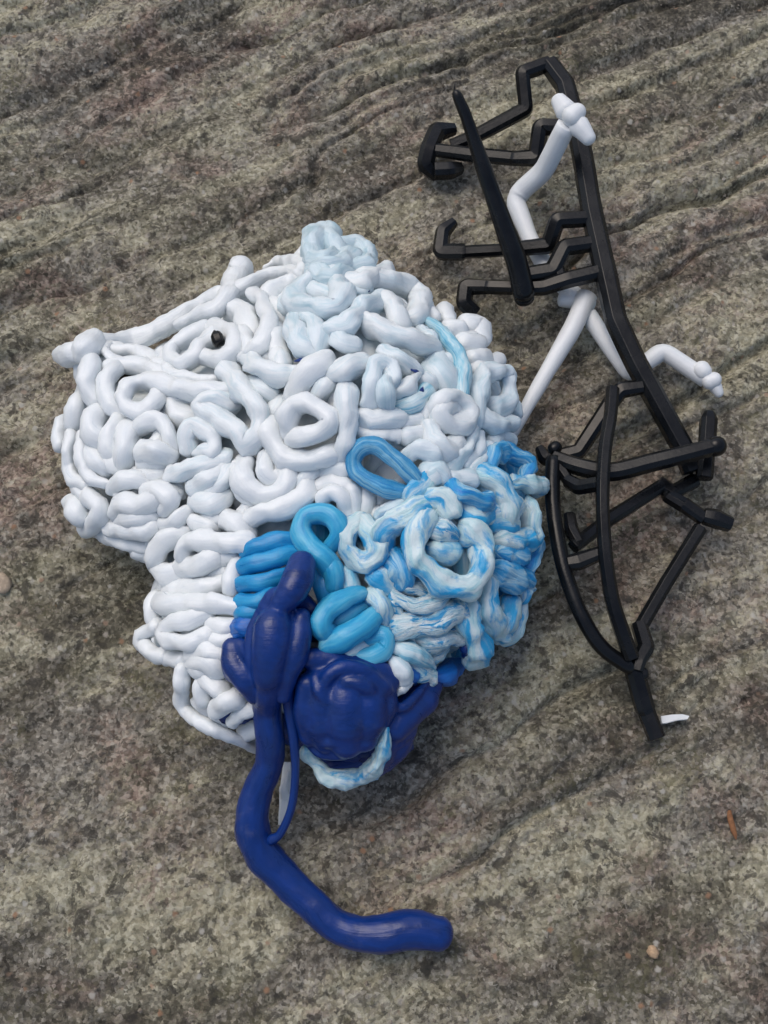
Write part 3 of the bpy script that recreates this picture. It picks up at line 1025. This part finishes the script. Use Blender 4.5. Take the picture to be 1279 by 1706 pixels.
tongue = remeshed('navy_fold', [
    ('T', [66, 76, 72, 56], [(452, 225), (435, 290), (405, 350), (360, 400)], 1.9, None),
    ('T', [50, 56, 44], [(400, 360), (330, 385), (290, 420)], 1.4, None),
    ('T', [60, 92, 92, 80, 60], [(340, 430), (320, 520), (310, 620), (300, 720), (296, 800)], 1.0, None),
    ('T', [46, 58, 60, 50, 40], [(450, 470), (440, 560), (420, 650), (385, 740), (365, 830)], 1.0, None),
    ('T', [28, 34, 34, 28], [(258, 450), (226, 540), (220, 650), (245, 760)], 1.4, None),
    ('T', [50, 64, 64, 46], [(130, 610), (140, 680), (190, 750), (235, 830)], .6, None),
    ('T', [40, 50], [(170, 600), (230, 650)], .6, None),
    ('T', [24, 26, 24, 20], [(100, 690), (120, 740), (180, 780), (230, 850)], 1.2, None),
    ('T', [22, 26, 24], [(470, 560), (440, 660), (370, 790)], 1.9, None),
], MATS['N'])
tongue['label'] = 'navy upright fold draped over the lump'
z0 = env(*tp('V', [(300, -240)])[0])+0.004
zt = [z0, z0*0.5+0.032, .058, .052, .045, .038, .032, .027, .022, .018, .0150, .0130, .0118, .0118, .0125, .0125, .0115]
strand('V', [58, 68, 67, 66, 66, 68, 72, 78, 84, 84, 80, 76, 74, 78, 92, 90, 78], 'N',
       [(300, -240), (294, -150), (292, -60), (300, 30), (306, 120), (294, 210), (252, 310), (222, 430), (230, 540), (290, 640), (395, 755), (500, 850), (600, 945), (710, 985), (840, 985), (950, 968), (1095, 990)],
       zs=zt, name='navy_tail', lumpy=0.12, ridge=0.008, sides=28, cap=(1, .75))
thz = [env(470, 1130)+.004, .060, .053, .045, .037, .029, .025]
strand('V', [34, 30, 22, 19, 19, 20, 24], 'N', [(370, -190), (395, -60), (415, 100), (422, 240), (405, 400), (355, 520), (310, 555)],
       zs=thz, name='navy_thread', lumpy=0.04, ridge=0, sides=14)
# burnt and dark flecks stuck in the white strands
for tl, rr_, pp, lf in (('E', [5, 8, 5], [(345, 130), (353, 135), (360, 140)], 1.9), ('E', [6, 13, 12, 5], [(645, 115), (675, 102), (710, 100), (728, 104)], 1.2),
                        ('C', [8, 14, 8], [(300, 910), (325, 925), (345, 950)], 1.7), ('C', [8, 16, 8], [(360, 1075), (370, 1055), (385, 1035)], 1.5),
                        ('B', [4, 9, 4], [(1205, 585), (1220, 560), (1238, 535)], 1.6), ('F', [6, 9, 5], [(375, 885), (381, 900), (388, 915)], 2.0)):
    strand(tl, rr_, 'N', pp, lf, name='dark_fleck', sides=8)
# one navy fleck pressed into the mottled mass
strand('R', [10, 20, 10], 'N', [(850, 1035), (832, 1065), (822, 1095)], 1.35, name='navy_fleck', sides=10)


# ------------------------------------------------------------------ runners (moulded bars with flats and mitred bends)
def hexish(a):
    """square bar with chamfered corners, measured from the middle of its top flat"""
    return 1.02


OCT = [math.radians(90*_k+_d) for _k in range(4) for _d in (-27, 27)]


def rounded(a):
    return 1.0


def fillet(P, Rr, soft=False):
    C, R2 = [P[0]], [Rr[0]]
    for i in range(1, len(P)-1):
        a, b, c = P[i-1], P[i], P[i+1]
        r = Rr[i]
        u, v = (a-b), (c-b)
        l = min(r*(0.9 if soft else 0.30), u.length*0.45, v.length*0.45)
        u.normalize()
        v.normalize()
        p0, p2 = b+u*l, b+v*l
        for t in (0, .25, .5, .75, 1):
            C.append(p0*(1-t)**2+b*(2*t*(1-t))+p2*t*t)
            R2.append(r)
    C.append(P[-1])
    R2.append(Rr[-1])
    # refine long runs so that slight unevenness shows
    D, R3 = [C[0]], [R2[0]]
    for i in range(1, len(C)):
        L = (C[i]-C[i-1]).length
        k = max(1, int(L/0.004))
        for j in range(1, k+1):
            t = j/k
            D.append(C[i-1].lerp(C[i], t))
            R3.append(R2[i-1]*(1-t)+R2[i]*t)
    return D, R3


def bar(parent, name, r, pts, zs, tile=None, material=None, section=hexish, smooth=False, cap=(.12, .12), sides=16, lumpy=0.03, thick=None):
    """r in survey pixels; pts in survey pixels or tile units; zs heights in mm (single or list)"""
    thick = thick or 1.0
    P2 = tp(tile, pts) if tile else pts
    n = len(P2)
    rs = r if isinstance(r, (list, tuple)) else [r]*n
    zz = zs if isinstance(zs, (list, tuple)) else [zs]*n
    P = [at(x, y, z*0.001) for (x, y), z in zip(P2, zz)]
    Rr = [q*thick*pxsize(p) for q, p in zip(rs, P)]
    if smooth:
        C, RR = catmull(P, Rr, 0.003)
    else:
        C, RR = fillet(P, Rr, section is rounded)
    seedc[0] += 0.77
    V, F, W = tube(C, RR, sides, lumpy, 0.0, 1.0, cap, seedc[0], section, 110, OCT if section is hexish else None)
    o = mesh_obj(name, V, F, material or BLACK, parent, W)
    if section is hexish:
        bv = o.modifiers.new('worn_edges', 'BEVEL')
        bv.width = 0.0005
        bv.segments = 2
        bv.limit_method = 'ANGLE'
        bv.angle_limit = math.radians(26)
        bv.harden_normals = True
    return o


# black ladder-shaped runner with the tapered sprue
br = thing('black_runner', 'black plastic runner with stepped side branches and a long tapered sprue peg', 'plastic runner', at(1000, 440, 0.0))
bar(br, 'main_bar', [16, 17, 18, 18.5, 19, 19, 19, 18.5, 17], [(914, 106), (941, 142), (966, 235), (986, 355), (1004, 435), (1026, 535), (1060, 607), (1137, 746), (1152, 786)],
    [34, 34, 33, 31, 30, 29, 26, 20, 18])
bar(br, 'branch', [13, 13, 13, 12, 11], [(914, 106), (870, 122), (876, 182), (790, 228), (752, 243)], [34, 34, 26, 18, 15])
bar(br, 'branch', [13, 14, 14, 12, 12, 12, 11], [(972, 214), (900, 211), (893, 263), (858, 264), (856, 264), (780, 257), (718, 249)], [33, 32, 24, 22, 21, 17, 15])
bar(br, 'hook', [10, 16, 16, 16, 9], [(757, 215), (727, 220), (714, 250), (708, 274), (728, 296)], [12, 14, 15, 12, 8])
bar(br, 'hook', [15, 15, 10], [(724, 285), (748, 284), (768, 280)], [12, 12, 10])
bar(br, 'branch', [14, 14, 14, 13, 11, 11, 14, 14, 13, 8], [(986, 364), (928, 367), (914, 409), (884, 412), (830, 417), (776, 420), (772, 420), (734, 420), (738, 386), (757, 369)],
    [31, 31, 23, 21, 18, 15, 15, 13, 14, 15])
bar(br, 'branch', [14, 14, 15, 14], [(998, 404), (940, 412), (920, 452), (880, 458)], [30, 30, 27, 26])
bar(br, 'branch', [14, 14, 13, 12, 12, 12, 14, 14, 13], [(1004, 452), (946, 466), (905, 479), (880, 480), (815, 478), (812, 478), (776, 478), (773, 505), (792, 522)],
    [30, 29, 26, 25, 20, 19, 17, 15, 12])
bar(br, 'web', [10, 12], [(925, 430), (935, 470)], [27, 27])
sp = bar(br, 'sprue', [19, 18, 14, 10, 9], [(872, 486), (862, 440), (812, 300), (775, 190), (763, 163)], [32, 40, 64, 83, 88], section=rounded, cap=(.9, 1.6), sides=24)
bar(br, 'sprue_base', [17, 15], [(873, 497), (870, 478)], [27, 31], section=rounded, cap=(.8, .5))
bar(br, 'filament', [1.8, 1.2, .8], [(760, 157), (757, 147), (758, 137)], [89, 91, 92], section=rounded, sides=6, smooth=True)
bar(br, 'cross_pin', [9, 15, 15, 15], [(1181, 687), (1180, 703), (1177, 750), (1173, 797)], [22, 22, 21, 20])
bar(br, 'branch', [12, 14, 14, 13, 13], [(1070, 645), (1034, 650), (1018, 670), (964, 752), (925, 762)], [26, 25, 22, 15, 13])
bar(br, 'hook', [8, 12, 13], [(898, 746), (908, 764), (935, 770)], [12, 13, 13])

# black curved runner below it
cr = thing('black_runner', 'black plastic runner with two long curved bars meeting in a stubby tail', 'plastic runner', at(1040, 930, 0.0))
bar(cr, 'curved_bar', [12, 12, 12, 12, 12, 12.5, 13, 14, 14], [(1020, 648), (1017, 690), (1008, 745), (1004, 800), (1004, 855), (1009, 930), (1020, 1000), (1037, 1055), (1052, 1096)],
    [36, 38, 40, 42, 42, 39, 34, 28, 23], smooth=True)
bar(cr, 'curved_bar', 13, [(922, 764), (920, 810), (923, 860), (935, 930), (950, 980), (972, 1032), (1004, 1080), (1052, 1114)],
    [27, 29, 30, 30, 29, 27, 23, 19], smooth=True, section=rounded)
bar(cr, 'cross_bar', [13, 15, 16, 16, 15, 15], [(922, 762), (965, 778), (1018, 786), (1080, 772), (1140, 757), (1190, 744)], [26, 30, 32, 34, 36, 37], smooth=True)
bar(cr, 'knob', [17, 17], [(1190, 744), (1195, 743)], 37, section=rounded, cap=(.9, .9), sides=20)
bar(cr, 'knob', [11, 11], [(922, 748), (926, 745)], 26, section=rounded, cap=(.9, .9))
bar(cr, 'tail', [16, 17, 17, 15, 15], [(1054, 1108), (1060, 1130), (1074, 1180), (1076, 1184), (1094, 1230)], [18, 15, 11, 10, 8.5])
bar(cr, 'collar', [11, 11], [(1052, 1124), (1074, 1122)], [17, 17], cap=(.6, .6))
bar(cr, 'joint', [14, 15, 13, 11], [(1064, 1040), (1076, 1080), (1064, 1102), (1060, 1118)], [15, 18, 20, 20])
bar(cr, 'strut', [13, 13, 13], [(1066, 1046), (1110, 970), (1166, 880)], [15, 14, 13])
bar(cr, 'end_pin', [14, 16, 13], [(1172, 860), (1190, 864), (1217, 874)], [14, 14, 13])
bar(cr, 'strut', [13, 13], [(1138, 840), (1172, 864)], [15, 14])
bar(cr, 'strut', [13, 13, 13], [(1158, 800), (1112, 825), (1140, 842)], [12, 13, 15])
bar(cr, 'strut', [12, 13, 12], [(1108, 806), (1016, 864), (955, 911)], [13, 18, 24])
bar(cr, 'joint', [13, 13], [(1096, 804), (1122, 822)], [13, 13])
bar(cr, 'joint', [12, 15, 12], [(934, 940), (965, 935), (1004, 920)], [29, 30, 36])
bar(cr, 'stub', [11, 12, 11], [(948, 858), (952, 884), (964, 906)], [20, 22, 24])
bar(cr, 'stub', [11, 13, 13], [(944, 800), (965, 812), (1000, 806)], [28, 32, 38])
bar(cr, 'stub', [11, 10], [(926, 770), (950, 806)], [27, 28])

# white three-legged runner
WR = MATS['R']
wr = thing('white_runner', 'white plastic runner with three legs lying under the black runner', 'plastic runner', at(975, 500, 0.0))
bar(wr, 'sprue', [17, 16, 13, 11, 9], [(978, 492), (955, 545), (905, 630), (868, 695), (836, 752)], [17, 16, 13, 11, 9], material=WR, section=rounded, sides=22)
bar(wr, 'leg', [15, 15, 14, 16, 17, 17, 17], [(960, 495), (915, 455), (884, 402), (858, 336), (868, 318), (905, 286), (944, 208)], [13, 12, 11, 12, 15, 27, 56], section=rounded, sides=20, material=WR)
bar(wr, 'leg', [15, 14, 13, 15, 15], [(980, 525), (1010, 570), (1048, 625), (1104, 584), (1176, 632)], [12, 11, 10, 12, 12], section=rounded, sides=20, material=WR)
bar(wr, 'hub', [13, 15], [(935, 498), (985, 505)], 12, section=rounded, sides=20, material=WR, cap=(.5, .5))
for pts, r, z, nm in (([(930, 168), (942, 184)], [13, 18], [57, 58], 'lobe'), ([(952, 196), (962, 186)], [18, 15], [60, 61], 'lobe'),
                      ([(964, 210), (980, 230)], [18, 13], [57, 56], 'lobe'),
                      ([(1167, 614), (1172, 620)], [15, 14], [15, 15], 'lobe'), ([(1180, 636), (1190, 632)], [14, 13], [14, 15], 'lobe'),
                      ([(1192, 646), (1197, 655)], [11, 8], [12, 11], 'lobe')):
    bar(wr, nm, r, pts, z, material=WR, section=rounded, cap=(.8, .9), sides=18, lumpy=.12)

# loose bits
tip = thing('white_sprue_tip', 'slim white plastic sprue tip poking out beside the navy tail', 'plastic scrap', at(475, 1320, 0.0))
bar(tip, 'shaft', [9, 11, 9, 5], [(480, 1270), (476, 1320), (473, 1350), (468, 1374)], [10, 8, 6, 4], material=WR)
bar(tip, 'neck', [3, 8, 10], [(480, 1284), (472, 1316), (476, 1326)], [13, 12, 9], material=WR)
nub = thing('black_nub', 'tiny black plastic nub pressed into the white strands', 'plastic scrap', at(363, 565, env(363, 565)))
bar(nub, 'shaft', [9, 12, 11], [(360, 556), (362, 564), (366, 572)], env(363, 565)*1000+9, cap=(.35, .35), lumpy=.25)
bar(nub, 'point', [6, 2], [(358, 556), (357, 551)], env(363, 565)*1000+9, sides=6)

chip_p = at(1122, 1197, 0.0)
cv, cf = [], []
cpts = [(1100, 1194), (1118, 1191), (1136, 1190), (1148, 1193), (1144, 1199), (1126, 1201), (1108, 1206), (1101, 1206)]
for dz in (0.0015, 0.0042):
    for (x, y) in cpts:
        p = at(x, y, 0.003)
        cv.append(Vector((p.x, p.y, dz+0.0008*math.sin(x))))
k = len(cpts)
cf = [tuple(range(k, 2*k))[::-1], tuple(range(k))] + [(i, i+k, (i+1) % k+k, (i+1) % k) for i in range(k)]
cf = [tuple(reversed(f)) for f in cf]
chip = mesh_obj('white_plastic_chip', cv, cf, WR, None, [(v.x*80, v.y*80, 0) for v in cv], smooth=False, loc=chip_p)
chip['label'] = 'small flat white plastic chip lying beside the black tail'
chip['category'] = 'plastic scrap'


def pebble(name, label, cat, cx, cy, rx, ry, rz, rot, colour, seed):
    p = at(cx, cy, 0)
    k = pxsize(p)
    z0 = gz(p.x, p.y)
    V, F = [], []
    nu, nv = 14, 8
    for a in range(nv+1):
        th = math.pi*a/nv
        for b_ in range(nu):
            ph = 2*math.pi*b_/nu
            d = Vector((math.sin(th)*math.cos(ph), math.sin(th)*math.sin(ph), math.cos(th)))
            q = 1+0.35*noise.noise(d*1.6+Vector((seed, 0, 0)))
            x, y = d.x*rx*k*q, d.y*ry*k*q
            V.append((p.x+x*math.cos(rot)-y*math.sin(rot), p.y+x*math.sin(rot)+y*math.cos(rot), z0+rz*k*(0.6+d.z*q)))
    for a in range(nv):
        for b_ in range(nu):
            F.append((a*nu+b_, (a+1)*nu+b_, (a+1)*nu+(b_+1) % nu, a*nu+(b_+1) % nu))
    m, n, b, new, link = mat(name)
    tc = new('ShaderNodeTexCoord')
    t = noise_node(n, tc.outputs['Object'], 600, 5, 0.7)
    link(ramp(n, t.outputs['Fac'], [(0.35, tuple(c_*0.6 for c_ in colour)), (0.65, colour)]).outputs[0], b.inputs['Base Color'])
    b.inputs['Roughness'].default_value = 0.85
    o = mesh_obj(name, V, F, m, None, None, smooth=True, loc=p)
    o['label'] = label
    o['category'] = cat


pebble('stone_chip', 'flat buff stone chip on the dark broom groove', 'stone', 2, 972, 17, 20, 5, 0.6, (0.46, 0.37, 0.27), 3.0)
pebble('orange_pebble', 'small orange and cream pebble lying on grey concrete', 'stone', 1086, 1586, 9, 11, 7, 0.4, (0.52, 0.36, 0.22), 8.0)
pebble('leaf_sliver', 'thin rusty brown sliver of dead leaf on concrete', 'leaf', 1220, 1366, 5, 34, 3, 0.18, (0.27, 0.12, 0.05), 5.0)


# ------------------------------------------------------------------ loose grit on the slab
def grit():
    rng = random.Random(5)
    V, F = [], []
    base = [(1, 0, 0), (-1, 0, 0), (0, 1, 0), (0, -1, 0), (0, 0, 1), (0, 0, -1)]
    tris = [(0, 2, 4), (2, 1, 4), (1, 3, 4), (3, 0, 4), (2, 0, 5), (1, 2, 5), (3, 1, 5), (0, 3, 5)]
    xs = np.array([rng.uniform(-0.30, 0.30) for _ in range(3500)])
    ys = np.array([rng.uniform(-0.32, 0.40) for _ in range(3500)])
    zs = relief(xs, ys)
    for x, y, z in zip(xs, ys, zs):
        s = 0.0004+0.0013*rng.random()**4
        o = len(V)
        a = rng.uniform(0, 6.28)
        for (bx, by, bz) in base:
            sx, sy, sz = bx*s*rng.uniform(.6, 1.3), by*s*rng.uniform(.6, 1.3), bz*s*rng.uniform(.4, .8)
            V.append((x+sx*math.cos(a)-sy*math.sin(a), y+sx*math.sin(a)+sy*math.cos(a), z+sz+s*0.2))
        F += [tuple(k+o for k in t) for t in tris]
    m, n, b, new, link = mat('grit_stone')
    tc = new('ShaderNodeTexCoord')
    a = noise_node(n, tc.outputs['Object'], 90, 3, 0.6)
    link(ramp(n, a.outputs['Fac'], [(0.35, (0.08, 0.065, 0.05)), (0.5, (0.20, 0.17, 0.13)), (0.68, (0.38, 0.35, 0.29))]).outputs[0], b.inputs['Base Color'])
    b.inputs['Roughness'].default_value = 0.85
    o = mesh_obj('grit', V, F, m, None, None, smooth=False)
    o['kind'] = 'stuff'
    o['label'] = 'fine sand grains and grit scattered over the concrete'
    o['category'] = 'grit'


grit()
